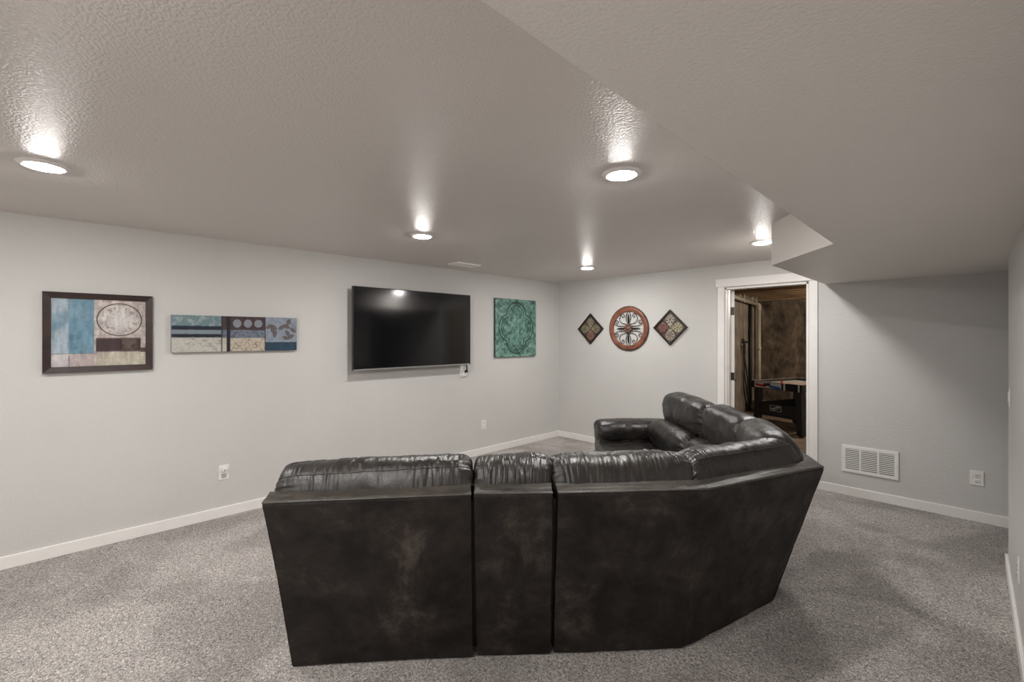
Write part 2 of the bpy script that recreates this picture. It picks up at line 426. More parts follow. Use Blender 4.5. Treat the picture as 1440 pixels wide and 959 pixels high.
# long canvas of three panels
t = thing('canvas_painting', 'long low unframed canvas painted in stripes, circles and leaves', 'picture', (0, -4.338, 1.558))
def art2(u, v):
    n = fbm(u*40, v*13, 5); n2 = fbm(u*95+9, v*30, 3)
    v = v+ (n-.5)*.02
    img = np.ones(u.shape+(3,))*rgb(196, 194, 186)
    img = put(img, inr(u, 0, .362)*inr(v, .66, 1.1), rgb(112, 136, 142))
    img = put(img, inr(u, 0, .362)*inr(v, .66, 1.1)*np.clip((n-.5)*7, 0, 1), rgb(158, 172, 172), .8)
    img = put(img, inr(u, 0, .362)*(inr(v, .60, .71, .03)), rgb(24, 34, 56))
    img = put(img, inr(u, 0, .362)*inr(v, .49, .60, .03), rgb(128, 142, 150))
    img = put(img, inr(u, 0, .362)*(inr(v, .40, .49, .03)), rgb(18, 24, 44))
    img = put(img, inr(u, 0, .362)*inr(v, .0, .4)*np.clip((.44-n)*6, 0, 1), rgb(150, 148, 144), .7)
    m = inr(u, .362, .715)
    img = put(img, m*inr(v, .61, 1.1), rgb(66, 46, 52))
    img = put(img, m*inr(v, .61, 1.1)*np.clip((n-.45)*5, 0, 1), rgb(74, 66, 62), .6)
    img = put(img, m*inr(v, .38, .61), rgb(112, 120, 136))
    img = put(img, m*inr(v, .36, .64)*np.clip((.42-n2)*8, 0, 1), rgb(52, 60, 78), .8)
    img = put(img, m*inr(v, -.1, .38), rgb(196, 186, 172))
    for cx_, cy_ in ((.45, .16), (.52, .2), (.60, .15), (.68, .2)):
        r = np.sqrt(((u-cx_)/.04)**2+((v-cy_)/.17)**2) + .5*np.sin(3*np.arctan2(v-cy_, (u-cx_)*3)+cx_*40)
        img = put(img, m*inr(v, -.1, .37)*inr(u, .43, .715)*np.clip(1.2-np.abs(r-.7)*5, 0, 1)*np.clip((n2-.35)*5, 0, 1), rgb(112, 84, 60), .7)
    for cx_ in (.483, .571, .657):
        r = np.sqrt(((u-cx_)/.036)**2+((v-.80)/.125)**2)
        img = put(img, np.clip((1-r)*8, 0, 1), rgb(142, 148, 158)*1.0, .95)
    img = put(img, inr(u, .400, .428), rgb(20, 22, 38))
    q = inr(u, .715, 1.1)
    img = put(img, q, rgb(134, 144, 158))
    img = put(img, q*np.clip((n-.48)*5, 0, 1), rgb(160, 166, 178), .6)
    img = put(img, q*inr(v, -.1, .255), rgb(32, 62, 82))
    leaves = [(.752, .72, .5), (.792, .70, 2.4), (.782, .60, 2.0), (.80, .50, 1.4), (.86, .70, .6), (.905, .73, 2.6), (.925, .87, 1.2), (.915, .52, 2.1), (.945, .42, .6), (.90, .38, 2.9), (.965, .62, 2.4)]
    for a, b_, th in leaves:
        X = (u-a)*3.15; Y = (v-b_)
        p = X*math.cos(th)+Y*math.sin(th); s_ = -X*math.sin(th)+Y*math.cos(th)
        r = (p/.115)**2 + (s_/.058)**2
        img = put(img, q*np.clip((1-r)*3, 0, 1), rgb(84, 76, 76), .85)
        img = put(img, q*np.clip((1-r)*3, 0, 1)*np.clip(1-np.abs(s_)*90, 0, 1), rgb(134, 122, 112), .8)
    img = put(img, q*inr(np.abs((v-.95)+(u-.9)*3.2*.9+0*u), 0, .012)*inr(v, .3, .95), rgb(78, 74, 80), .8)
    r = np.sqrt(((u-.905)/.05)**2+((v-.10)/.15)**2)
    img = put(img, q*np.clip(1-np.abs(r-1)*9, 0, 1)*inr(v, -.1, .25), rgb(88, 104, 118), .6)
    img = put(img, inr(u, .358, .366)+inr(u, .712, .719), rgb(34, 34, 42), .9)
    return img*(.92+.16*n2)[..., None]
rect_grid('painted_face', .944, .300, 330, 104, art2, None, 'canvas', t, 'TV', (.0325, 0, 0))
box('stretcher', .001, .032, -.472, .472, -.15, .15, 'canvas_side', t, .002, 1)
# teal pressed-tin tile
t = thing('tin_tile', 'square teal pressed tin wall panel embossed with a quatrefoil', 'wall art', (0, -.953, 1.653))
def quat(u, v):
    x = (u-.5)*2; y = (v-.5)*2
    d = np.full(u.shape, 9.)
    for cx_, cy_ in ((0, .42), (0, -.42), (.36, 0), (-.36, 0)):
        d = np.minimum(d, np.sqrt((x-cx_)**2+(y-cy_)**2)-.42)
    return d
def tilh(u, v):
    d = quat(u, v); x = np.abs(u-.5)*2; y = np.abs(v-.5)*2
    h = .004*np.exp(-(np.abs(d)/.035)**2) + .0025*np.exp(-(np.abs(d+.10)/.025)**2)
    e = np.maximum(x, y); h = h+.004*np.exp(-((e-.96)/.035)**2)
    r = np.sqrt(x*x+y*y); th = np.arctan2(v-.5, u-.5)
    h = h+np.where(d < -.13, .0035*(.5+.5*np.cos(8*th+14*r))*np.exp(-((r-.3)/.25)**2), 0)
    h = h+.003*np.exp(-(r/.10)**2)
    rc = np.sqrt((x-.8)**2+(y-.8)**2)
    h = h+np.where(d > .06, .003*(.5+.5*np.cos(rc*26+5*np.arctan2(y-.8, x-.8))), 0)
    return h + .0012*fbm(u*26, v*26, 4)
def tilc(u, v):
    h = tilh(u, v); n = fbm(u*22, v*22, 5)
    img = np.ones(u.shape+(3,))*rgb(88, 128, 117)
    img = put(img, np.clip(h*230-.1, 0, 1), rgb(128, 168, 156), .8)
    img = put(img, np.clip((.46-n)*7, 0, 1), rgb(50, 78, 72), .75)
    img = put(img, np.clip((n-.58)*8, 0, 1), rgb(160, 190, 180), .6)
    d = quat(u, v)
    img = put(img, np.exp(-((d-.05)/.028)**2)+np.exp(-((d+.055)/.02)**2)*.7, rgb(28, 56, 50), .8)
    return img
rect_grid('embossed_face', .795, .795, 230, 230, tilc, tilh, 'patina', t, 'TV', (.027, 0, 0))
M['teal_dark'] = plain('dark_verdigris_edge', (.03, .06, .052), .5, var=.4)
box('tile_back', .001, .0268, -.3975, .3975, -.3975, .3975, 'teal_dark', t, .002, 1)

# ------------------------------------------------------------------ television
t = thing('television', 'large black flat-screen television mounted on the left wall', 'television', (.032, -2.605, 1.617))
TW, TH = 1.51, .855
box('screen', .0880, .0905, -TW/2+.008, TW/2-.008, -TH/2+.018, TH/2-.008, 'screen', t)
bm = bmesh.new()
for a in ((-TW/2, TW/2, TH/2-.008, TH/2), (-TW/2, -TW/2+.008, -TH/2, TH/2), (TW/2-.008, TW/2, -TH/2, TH/2)):
    bxm(bm, .060, .093, a[0], a[1], a[2], a[3], .002, 1)
from_bm('bezel', bm, 'black_plastic', t)
box('lower_bezel', .060, .093, -TW/2+.008, TW/2-.008, -TH/2, -TH/2+.013, 'silver', t, .002, 1)
bm = bmesh.new(); bxm(bm, .050, .0875, -TW/2+.01, TW/2-.01, -TH/2+.01, TH/2-.01, .006); bxm(bm, .03, .055, -.45, .45, -TH/2+.04, .1, .01)
from_bm('rear_housing', bm, 'black_plastic', t)
bm = bmesh.new(); bxm(bm, -.031, -.02, -.22, .22, -.15, .15, .002, 1)
for y in (-.18, .18): bxm(bm, -.022, .045, y-.02, y+.02, -.2, .2, .002, 1)
from_bm('wall_mount', bm, 'dirty_steel', t)

# ------------------------------------------------------------------ outlets, switches (built facing -y, turned to the wall)
def outlet(label, loc, rz, kind='duplex', size=(.074, .120)):
    t = thing({'duplex': 'wall_outlet', 'switch': 'light_switch', 'coax': 'media_outlet', 'plug': 'wall_outlet'}[kind], label,
              'light switch' if kind == 'switch' else 'outlet', loc, rz)
    Wd, Ht = size
    box('cover_plate', -Wd/2, Wd/2, -.006, -.0003, -Ht/2, Ht/2, 'white_plastic', t, .0025, 2)
    if kind in ('duplex', 'plug'):
        for s in (1, -1):
            if kind == 'plug' and s == -1:
                bm = bmesh.new()
                for k in range(3): bxm(bm, -.018, .018, -.0075, -.0055, -.045+k*.012, -.040+k*.012)
                from_bm('slot', bm, 'vent_dark', t); continue
            bm = bmesh.new(); bxm(bm, -.017, .017, -.009, -.004, s*.025-.015, s*.025+.015, .004)
            r = from_bm('receptacle', bm, 'white_plastic', t)
            bm = bmesh.new()
            for x in (-.007, .007): bxm(bm, x-.0015, x+.0015, -.0096, -.0085, s*.025-.002, s*.025+.008)
            bxm(bm, -.003, .003, -.0096, -.0085, s*.025-.011, s*.025-.006)
            from_bm('slot', bm, 'slot', r)
        if kind == 'plug':
            bm = bmesh.new(); bxm(bm, -.016, .016, -.034, -.009, .012, .046, .005)
            from_bm('plug_cap', bm, 'white_plastic', t)
            box('indicator', -.004, .004, -.0352, -.0338, .018, .027, 'vent_dark', t)
        bm = bmesh.new(); lathe(bm, [(0, .0078), (.003, .0075), (.003, .005)], 10, 'Y'); from_bm('screw', bm, 'silver', t)
    elif kind == 'switch':
        box('rocker', -.0165, .0165, -.0105, -.005, -.033, .033, 'white_plastic', t, .003)
    return t
outlet('white outlet plate with a small plug, low on the left wall below the long canvas', (0, -4.447, .378), R(90), 'plug', (.078, .124))
outlet('small white outlet plate low on the left wall near the far corner', (0, -1.531, .384), R(90))
outlet('white duplex outlet on the right part of the back wall, beside the return air grille', (4.486, 0, .362), 0, size=(.08, .12))
outlet('white light switch high on the near right wall', (4.627, -1.16, 1.155), R(-90), 'switch')
outlet('white outlet plate low on the near right wall, above its baseboard', (4.627, -1.957, .358), R(-90))
t = thing('media_outlet', 'white recessed outlet with a black plug, peeking below the television', 'outlet', (0, -1.868, 1.100), R(90))
box('cover_plate', -.052, .052, -.008, -.0003, -.07, .07, 'white_plastic', t, .004)
box('outlet_box', -.028, .034, -.034, -.007, -.058, .012, 'white_plastic', t, .006)
bm = bmesh.new(); bxm(bm, -.004, .032, -.058, -.033, -.014, .016, .004)
tube(bm, [(.014, -.05, .012), (.022, -.05, .035), (.030, -.035, .06), (.028, -.02, .10), (.01, -.016, .14)], .009, 8)
from_bm('plug', bm, 'black_plastic', t)

# ------------------------------------------------------------------ return air grille
t = thing('return_air_grille', 'wide white return air grille with three louvred sections low on the back wall', 'vent', (3.782, 0, .357))
GW, GH = .422, .255
bm = bmesh.new()
xs = [(-GW/2, -GW/2+.030), (-.067-.007, -.067+.007), (.067-.007, .067+.007), (GW/2-.030, GW/2)]
for a, b_ in xs: bxm(bm, a, b_, -.012, -.0005, -GH/2+.001, GH/2-.001, .002, 1)
for z in ((-GH/2, -GH/2+.030), (GH/2-.030, GH/2)): bxm(bm, -GW/2, GW/2, -.0125, -.0005, z[0], z[1], .002, 1)
from_bm('frame', bm, 'white_plastic', t)
box('duct_backing', -GW/2+.02, GW/2-.02, -.002, -.0003, -GH/2+.02, GH/2-.02, 'vent_dark', t)
lm = None
for (xa, xb) in ((-GW/2+.030, -.074), (-.060, .060), (.074, GW/2-.030)):
    for k in range(11):
        z = -GH/2+.038+k*.0172
        bm = bmesh.new()
        p = [bm.verts.new(c) for c in ((xa, -.003, z+.0065), (xb, -.003, z+.0065), (xb, -.011, z+.001), (xa, -.011, z+.001),
                                       (xa, -.003, z+.0105), (xb, -.003, z+.0105), (xb, -.011, z+.008), (xa, -.011, z+.008))]
        for f in ((0, 1, 2, 3), (7, 6, 5, 4), (0, 4, 5, 1), (2, 6, 7, 3), (1, 5, 6, 2), (0, 3, 7, 4)): bm.faces.new([p[i] for i in f])
        from_bm('louver', bm, 'white_plastic', t)
for x in (-GW/2+.012, GW/2-.012):
    bm = bmesh.new(); lathe(bm, [(0, .0145), (.004, .014), (.004, .011)], 10, 'Y', (x, 0, 0)); from_bm('screw', bm, 'silver', t)

# ------------------------------------------------------------------ back wall decor
def diamond(label, loc, half, cols, seed):
    t = thing('diamond_plaque', label, 'wall art', loc)
    S = half*math.sqrt(2)
    for k in range(4):
        a = k*PI/2
        q = [(0, half), (half, 0), (half-.028, 0), (0, half-.028)]
        rot = lambda p: (p[0]*math.cos(a)-p[1]*math.sin(a), p[0]*math.sin(a)+p[1]*math.cos(a))
        q = [rot(p) for p in q]
        bm = bmesh.new()
        lo = [bm.verts.new((x, -.001, z)) for x, z in q]; hi = [bm.verts.new((x, -.024, z)) for x, z in q]
        bm.faces.new(lo); bm.faces.new(hi[::-1])
        for i in range(4): bm.faces.new((lo[i], hi[i], hi[(i+1) % 4], lo[(i+1) % 4]))
        from_bm('frame_bar', bm, 'iron', t)
    s = S-.034
    def hf(u, v):
        uu = (u*2) % 1-.5; vv = (v*2) % 1-.5
        ci = (u > .5).astype(int)*2+(v > .5)
        r = np.sqrt(uu**2+vv**2); th = np.arctan2(vv, uu)
        h = np.where((r > .16) & (r < .36), .5+.5*np.cos(7*th+ci), .5+.5*np.cos(r*34+ci*.4))
        h2 = np.sqrt((u-.5)**2+(v-.5)**2)
        return .003*h*(r < .46) + .005*np.exp(-((h2-.13)/.03)**2)+.006*np.exp(-(h2/.05)**2)
    def cf(u, v):
        n = fbm(u*18+seed, v*18, 4); img = np.zeros(u.shape+(3,))
        for i, c in enumerate(cols):
            a_, b_ = i//2, i % 2
            img = put(img, ((u > .5) == a_)*((v > .5) == b_)*1., c)
        h = hf(u, v)
        img = put(img, np.clip(1-h*420, 0, 1), rgb(52, 40, 34), .6)
        img = put(img, np.clip((.44-n)*6, 0, 1), rgb(78, 64, 52), .5)
        img = put(img, inr(u, .488, .512)+inr(v, .488, .512), rgb(60, 46, 38), .8)
        return img
    rect_grid('relief_tile', s, s, 110, 110, cf, hf, 'tile_art', t, 'BACK', (0, -.010, 0), PI/4)
    return t
# quadrants after the 45 degree turn: (u<.5,v<.5)=bottom, (u<.5,v>.5)=left, (u>.5,v<.5)=right, (u>.5,v>.5)=top
diamond('small dark diamond plaque in olive and brown, left of the round medallion', (.600, 0, 1.645), .222,
        [rgb(150, 112, 98), rgb(152, 146, 122), rgb(146, 138, 116), rgb(162, 152, 128)], 2)
diamond('larger-looking diamond plaque with red and yellow quarters, right of the round medallion', (1.812, 0, 1.647), .226,
        [rgb(166, 154, 140), rgb(128, 84, 74), rgb(190, 182, 152), rgb(182, 172, 160)], 31)
t = thing('round_medallion', 'round copper-brown wooden ring medallion with wrought iron scrolls', 'wall art', (1.22, 0, 1.642))
bm = bmesh.new()
lathe(bm, [(.235, .001), (.228, .010), (.229, .018), (.236, .022), (.246, .020), (.262, .026), (.280, .026), (.292, .018), (.297, .010), (.297, .001)], 72, 'Y', closed=True)
from_bm('wooden_ring', bm, 'copper_wood', t, True)
bm = bmesh.new(); tube(bm, [(.298*math.cos(a), -.012, .298*math.sin(a)) for a in np.linspace(0, 2*PI, 72, endpoint=False)], .0045, 6, True)
from_bm('rim', bm, 'iron', t, True)
def bez(p, n=14):
    out = []
    for k in range(n):
        s = k/(n-1); a = (1-s)**3; b = 3*s*(1-s)**2; c = 3*s*s*(1-s); d_ = s**3
        out.append((a*p[0][0]+b*p[1][0]+c*p[2][0]+d_*p[3][0], a*p[0][1]+b*p[1][1]+c*p[2][1]+d_*p[3][1]))
    return out
def spiral(cx_, cz, r0, a0, turns, sgn, n=22):
    return [(cx_+r0*(1-.8*k/(n-1))*math.cos(a0+sgn*turns*2*PI*k/(n-1)), cz+r0*(1-.8*k/(n-1))*math.sin(a0+sgn*turns*2*PI*k/(n-1))) for k in range(n)]
for sx in (1, -1):
    for sz in (1, -1):
        for crv in (bez([(.02, .06), (.10, .06), (.165, .10), (.12, .175)]) + spiral(.085, .170, .035, 0.1, 1.1, 1),
                    bez([(.04, .035), (.11, .03), (.20, .03), (.212, .085)]) + spiral(.178, .085, .034, 0, 1.1, 1),
                    bez([(.0, .06), (.035, .11), (.05, .16), (.012, .225)])):
            bm = bmesh.new(); tube(bm, [(sx*x, -.014, sz*z) for x, z in crv], .0042, 6); from_bm('scroll', bm, 'iron', t, True)
            
for sz in (1, -1):
    bm = bmesh.new(); K = 10
    tube(bm, [(0, -.014, sz*(.07+.13*k/(K-1))) for k in range(K)], [.0025+.0095*math.sin(PI*k/(K-1)) for k in range(K)], 8)
    from_bm('petal', bm, 'iron', t, True)
for sx in (1, -1):
    bm = bmesh.new(); K = 12
    tube(bm, [(sx*(.04+.135*k/(K-1)), -.014, 0) for k in range(K)], [.004+.008*math.sin(PI*min(1, (k+2)/(K+1))) for k in range(K)], 8)
    from_bm('petal', bm, 'iron', t, True)
bm = bmesh.new()
lathe(bm, [(0, .034), (.018, .032), (.022, .024), (.035, .030), (.048, .026), (.056, .012), (.05, .006), (0, .006)], 28, 'Y')
for k in range(8):
    a = k*PI/4+PI/8; bmesh.ops.create_icosphere(bm, subdivisions=2, radius=.017, matrix=Matrix.Translation((.048*math.cos(a), -.022, .048*math.sin(a))))
from_bm('rosette', bm, 'bronze', t, True)

# ------------------------------------------------------------------ sectional sofa (local frame: +y away from the camera's side)
SO = Vector((4.463, -5.363, 0))
rotz = Matrix.Rotation(CAM_ANG, 4, 'Z')
ORG = Vector((.45, 3.2, 0))
sofa = thing('sectional_sofa', 'dark brown leather L-shaped reclining sectional sofa seen from behind', 'sofa', SO + rotz @ ORG, CAM_ANG)
def loft(name, posf, prof, mat, nu=90, p=6, wr=.004, vwr=26, parent=sofa, seed=0, pucker=1.0, lump=.006, nprof=88, wlen=1.0, dense=2.0):
    """prof: closed loop rows of parameters; posf(u, params)->xyz. Ends close like a pillow (exponent p)."""
    P = np.array(prof, float)
    # arc-length resample
    Q = np.vstack([P, P[:1]]); d_ = np.r_[0, np.cumsum(np.linalg.norm(np.diff(Q, axis=0), axis=1))]
    s = np.linspace(0, d_[-1], nprof, endpoint=False)
    P = np.stack([np.interp(s, d_, Q[:, k]) for k in range(Q.shape[1])], 1)
    for _ in range(1): P = (np.roll(P, 1, 0)+2*P+np.roll(P, -1, 0))/4
    cen = P.mean(0)
    q = np.linspace(-1, 1, nu); w_ = np.sign(q)*(1-(1-np.abs(q))**dense)
    sc = np.maximum(1-np.abs(w_)**p, 0)**(1/p)
    u = (w_+1)/2
    U = np.repeat(u[:, None], nprof, 1); W = np.repeat(w_[:, None], nprof, 1)
    PP = cen + (P[None]-cen)*sc[:, None, None]
    X = posf(U, PP)
    # normals by finite differences
    du = np.gradient(X, axis=0); dv = (np.roll(X, -1, 1)-np.roll(X, 1, 1))
    n = np.cross(du, dv); n /= np.maximum(np.linalg.norm(n, axis=-1, keepdims=True), 1e-9)
    c = X.mean((0, 1)); 
    if np.mean(np.sum(n*(X-c), -1)) < 0: n = -n
    V = np.repeat((np.arange(nprof)/nprof)[None], len(u), 0); ang = 2*PI*V
    cx, cy = np.cos(ang), np.sin(ang)
    L_ = wlen
    h = lump*(fbm(U*L_*5+seed, cx*1.2+seed*3, 3)+fbm(U*L_*5+seed+40, cy*1.2+7, 3)-1)*1.6
    e1 = 1-np.abs(W)
    wv = np.abs(vn(U*L_*vwr+seed*1.7+.8*cy, cx*1.6+3+seed)*2-1)+.6*np.abs(vn(U*L_*vwr*2.1+seed+cx, cy*2.2+seed)*2-1)
    h = h + wr*(wv-.6)*np.clip(e1*5, 0, 1)
    if pucker:
        pk = np.abs(vn(cx*7+seed+W*2, cy*7+seed*2)*2-1)
        h = h + pucker*.010*(pk-.45)*np.exp(-((1-np.abs(W))/.14))*np.clip(sc*1.5, 0, 1)[:, None]
    env = np.clip(sc*1.2, 0, 1)[:, None]
    X = X + n*(h*env)[..., None]
    idx = np.arange(X.shape[0]*nprof).reshape(-1, nprof)
    f = np.stack([idx[:-1], np.roll(idx[:-1], -1, 1), np.roll(idx[1:], -1, 1), idx[1:]], -1).reshape(-1, 4)
    co = X.reshape(-1, 3)-np.array(ORG)
    bm = bmesh.new()
    me = bpy.data.meshes.new(name); me.from_pydata(co.tolist(), [], f.tolist()); bm.from_mesh(me)
    bmesh.ops.remove_doubles(bm, verts=bm.verts, dist=1e-5); bpy.data.meshes.remove(me)
    o = from_bm(name, bm, mat, parent, True)
    o['_'] = 0; del o['_']
    return o, X
def mitre(n1, n2): return (n1+n2)/(1+n1.dot(n2))
def nrm(a, b):
    d_ = (Vector(b)-Vector(a)).normalized(); return Vector((d_.y, -d_.x))
def superell(tc, zc, a, b, e=2.5, tilt=0, n=64):
    out = []
    for k in range(n):
        th = 2*PI*k/n; c, s = math.cos(th), math.sin(th)
        x = a*math.copysign(abs(c)**(2/e), c); z = b*math.copysign(abs(s)**(2/e), s)
        out.append((tc+x*math.cos(tilt)-z*math.sin(tilt), zc+x*math.sin(tilt)+z*math.cos(tilt)))
    return out
def line_pos(A, B, mA, mB, z0=0, z1=0):
    A, B, mA, mB = (np.array(v[:]) for v in (A, B, mA, mB))
    def f(U, PP):
        t = PP[..., 0]; z = PP[..., 1]
        a = A+mA*t[..., None]; b = B+mB*t[..., None]
        xy = a*(1-U[..., None])+b*U[..., None]
        return np.concatenate([xy, (z+z0*(1-U)+z1*U)[..., None]], -1)
    return f
def shell_pos(B0, B1, T0, T1, m0, m1):
    B0, B1, T0, T1, m0, m1 = (np.array(v[:]) for v in (B0, B1, T0, T1, m0, m1))
    def f(U, PP):
        h = PP[..., 0:1]; t = PP[..., 1:2]; z = PP[..., 2:3]; U = U[..., None]
        a = B0*(1-h)+T0*h-m0*t; b = B1*(1-h)+T1*h-m1*t
        return np.concatenate([a*(1-U)+b*U, z], -1)
    return f
def polyfill(pts, step=.02):
    out = []
    for i in range(len(pts)):
        a = np.array(pts[i]); b = np.array(pts[(i+1) % len(pts)]); k = max(1, int(np.linalg.norm(b-a)/step))
        out += [tuple(a+(b-a)*j/k) for j in range(k)]
    return out
SHELL = polyfill([(0, 0, .004), (.5, 0, .43), (1, .0, .842), (1, .010, .850), (1, .085, .860), (1, .26, .80), (.4, .20, .40), (0, .12, .10), (0, .10, .004)], .008)
T = [Vector(p) for p in ((-1.034, 1.858), (-.178, 1.962), (-.168, 1.966), (.180, 1.975), (.203, 1.977), (.890, 2.024), (1.649, 2.369), (1.845, 3.045))]
B = [Vector(p) for p in ((-1.015, 2.083), (-.188, 2.146), (-.168, 2.150), (.186, 2.163), (.200, 2.167), (.833, 2.200), (1.502, 2.590), (1.600, 3.045))]
WT = [Vector(p) for p in ((1.845, 3.06), (1.845, 3.695), (1.845, 3.71), (1.82, 4.60))]
WB = [Vector(p) for p in ((1.60, 3.06), (1.60, 3.695), (1.60, 3.71), (1.59, 4.62))]
segs = []   # B0,B1,T0,T1,m0,m1
n0 = nrm(T[0], T[1]); n1 = nrm(T[2], T[3]); n2 = nrm(T[4], T[5]); n3 = nrm(T[5], T[6]); n4 = nrm(T[6], T[7]); n5 = nrm(WT[0], WT[1]); n6 = nrm(WT[2], WT[3])
segs = [(B[0], B[1], T[0], T[1], n0, n0), (B[2], B[3], T[2], T[3], n1, n1), (B[4], B[5], T[4], T[5], n2, mitre(n2, n3)),
        (B[5], B[6], T[5], T[6], mitre(n2, n3), mitre(n3, n4)), (B[6], B[7], T[6], T[7], mitre(n3, n4), n4),
        (WB[0], WB[1], WT[0], WT[1], n5, n5), (WB[2], WB[3], WT[2], Vector((1.84, 4.60)), n6, n6)]
for i, s in enumerate(segs):
    ln = (s[1]-s[0]).length
    loft('back_panel', shell_pos(*s), SHELL, 'back_panel', nu=46, p=300, wr=.0008, vwr=9, seed=i*3.1, pucker=.15, lump=.004, nprof=220, wlen=ln, dense=3.5)
WELT = polyfill([(1, -.001, .8435), (1, .006, .8515), (1, .083, .8650), (1, .083, .858), (1, .012, .843)], .006)
for i, s in enumerate(segs):
    loft('top_welt', shell_pos(*s), WELT, 'welt', nu=40, p=300, wr=.0012, vwr=16, seed=i*1.9, pucker=.1, lump=.003, nprof=60, wlen=(s[1]-s[0]).length, dense=3)
# headrest cushions
HEAD = superell(-.190, .800, .122, .172, 2.5, .08)
HEADW = superell(-.185, .805, .135, .190, 2.5, .10)
LUM = superell(-.345, .600, .105, .165, 2.3, .12)
LUMW = superell(-.345, .575, .125, .155, 2.2, .15)
def vd(a, b, k): return a+(b-a)*k
heads = []
hd = [(vd(T[0], T[1], .0), T[1], n0, n0, -.012, .010, 6.5), (T[2], T[3], n1, n1, -.006, -.006, 5), (T[4], T[5], n2, mitre(n2, n3), 0, 0, 6),
      (T[5], T[6], mitre(n2, n3), mitre(n3, n4), 0.0, .004, 6), (T[6], T[7], mitre(n3, n4), n4, -.005, .0, 6),
      (WT[0], WT[1], n5, n5, -.01, 0, 6), (WT[2], WT[3], n6, n6, -.005, .0, 5)]
stitch_src = None
for i, (a, b, ma, mb, z0, z1, p) in enumerate(hd):
    ln = (b-a).length; dn = (b-a).normalized()
    if i < 3: b = b+dn*.014
    if i < 4: a = a-dn*(.014 if i else -.012)
    o, X = loft('back_cushion', line_pos(a, b, ma, mb, z0, z1), HEADW if i >= 4 else HEAD, 'leather', nu=260, p=p+2.5 if i < 4 else 5,
             wr=(.0048 if i in (1, 2) else .0036) if i < 4 else .0012, vwr=46 if i < 4 else 14, seed=i*5.7+1, pucker=1.5, lump=.010, nprof=110, wlen=ln)
    # piped seam along the rear top of the cushion
    if i in (0, 3):
        k = 15 if i == 0 else 17
        line = [Vector(X[j, k])-ORG for j in range(22, X.shape[0]-22, 2)]
        bm = bmesh.new(); tube(bm, line, .0028, 6); from_bm('seam', bm, 'leather', o, True)
    if i == 0:
        for jj in (76, 80):
            bm = bmesh.new(); tube(bm, [Vector(X[jj, k])-ORG for k in range(0, 24)], .0020, 6); from_bm('seam', bm, 'leather', o, True)
    if i == 2:
        bm = bmesh.new(); tube(bm, [Vector(X[80, k])-ORG for k in range(0, 34)], .0020, 6); from_bm('seam', bm, 'leather', o, True)
    loft('lumbar_cushion', line_pos(a, b, ma, mb), LUMW if i >= 4 else LUM, 'leather', nu=90, p=4.5 if i >= 4 else 7,
             wr=.002, vwr=12, seed=i*2.3+9, pucker=2.0, lump=.010, nprof=80, wlen=ln, parent=sofa)
# seat bases and seat cushions
def slab(name, pts, z0, z1, mat, bev, seg=3):
    bm = bmesh.new(); prism(bm, [(x-ORG.x, y-ORG.y) for x, y in pts], z0, z1); bev_all(bm, bev, seg)
    return from_bm(name, bm, mat, sofa, True)
def sbase(pts): return slab('seat_base', pts, .02, .30, 'leather', .012)
def scush(pts): return slab('seat_cushion', pts, .295, .465, 'leather', .045, 5)
FR = 2.98
sbase([(-1.0, 2.14), (-.19, 2.20), (-.19, FR), (-1.0, FR)]); scush([(-.76, 2.20), (-.20, 2.22), (-.20, FR+.02), (-.76, FR+.02)])
sbase([(-.163, 2.20), (.186, 2.22), (.186, FR), (-.163, FR)]); scush([(-.155, 2.24), (.180, 2.24), (.180, FR+.02), (-.155, FR+.02)])
sbase([(.203, 2.22), (.82, 2.25), (1.47, 2.64), (1.57, 3.04), (.86, 3.04), (.203, FR)])
scush([(.21, 2.28), (.82, 2.32), (1.42, 2.68), (1.52, 3.03), (.84, 3.03), (.21, FR+.02)])
sbase([(.87, 3.06), (1.57, 3.06), (1.57, 3.695), (.87, 3.695)]); scush([(.85, 3.065), (1.50, 3.065), (1.50, 3.69), (.85, 3.69)])
sbase([(.87, 3.71), (1.57, 3.71), (1.57, 4.88), (.87, 4.88)]); scush([(.85, 3.715), (1.50, 3.715), (1.50, 4.60), (.85, 4.60)])
for x, y in ((-.173, 2.165), (.200, 2.19)):
    bm = bmesh.new(); v_ = [bm.verts.new((x+a-ORG.x, y+b-(.17 if c > .5 else 0)-ORG.y+.02, c)) for c in (.03, .80) for a, b in ((-.03, 0), (.03, 0), (.03, .12), (-.03, .12))]
    for f in ((0, 1, 2, 3), (7, 6, 5, 4), (0, 4, 5, 1), (1, 5, 6, 2), (2, 6, 7, 3), (3, 7, 4, 0)): bm.faces.new([v_[k] for k in f])
    from_bm('dark_gap_filler', bm, 'rubber', sofa)  # added dark filler, keeps the gaps between sections black
# arms
def arm(A, Bp, nn, seed, W0):
    """arm runs A->Bp (seat front to back) with pillow top"""
    n_ = Vector(nn)
    o, _ = loft('arm_pillow', line_pos(Vector(A), Vector(Bp), n_, n_), superell(0, .548, W0, .124, 2.5), 'leather', nu=110, p=7, wr=.0018, vwr=12, seed=seed, pucker=1.6, lump=.010, nprof=90)
    d_ = (Vector(Bp)-Vector(A)); a = Vector(A)+d_.normalized()*.02; b = Vector(Bp)
    q = W0*.86
    pts = [a-n_*q, b-n_*q, b+n_*q, a+n_*q]
    slab('arm_panel', [(p.x, p.y) for p in pts], .02, .53, 'leather', .02)
arm((.875, 4.735), (1.62, 4.735), (0, 1), 3, .165)
arm((-.885, 2.96), (-.885, 2.16), (1, 0), 5, .120)
# seat piping on the visible wing seat
bm = bmesh.new(); tube(bm, [(1.02-ORG.x, 3.76-ORG.y+.8*k/12, .466) for k in range(13)], .004, 6); from_bm('seam', bm, 'leather', sofa, True)

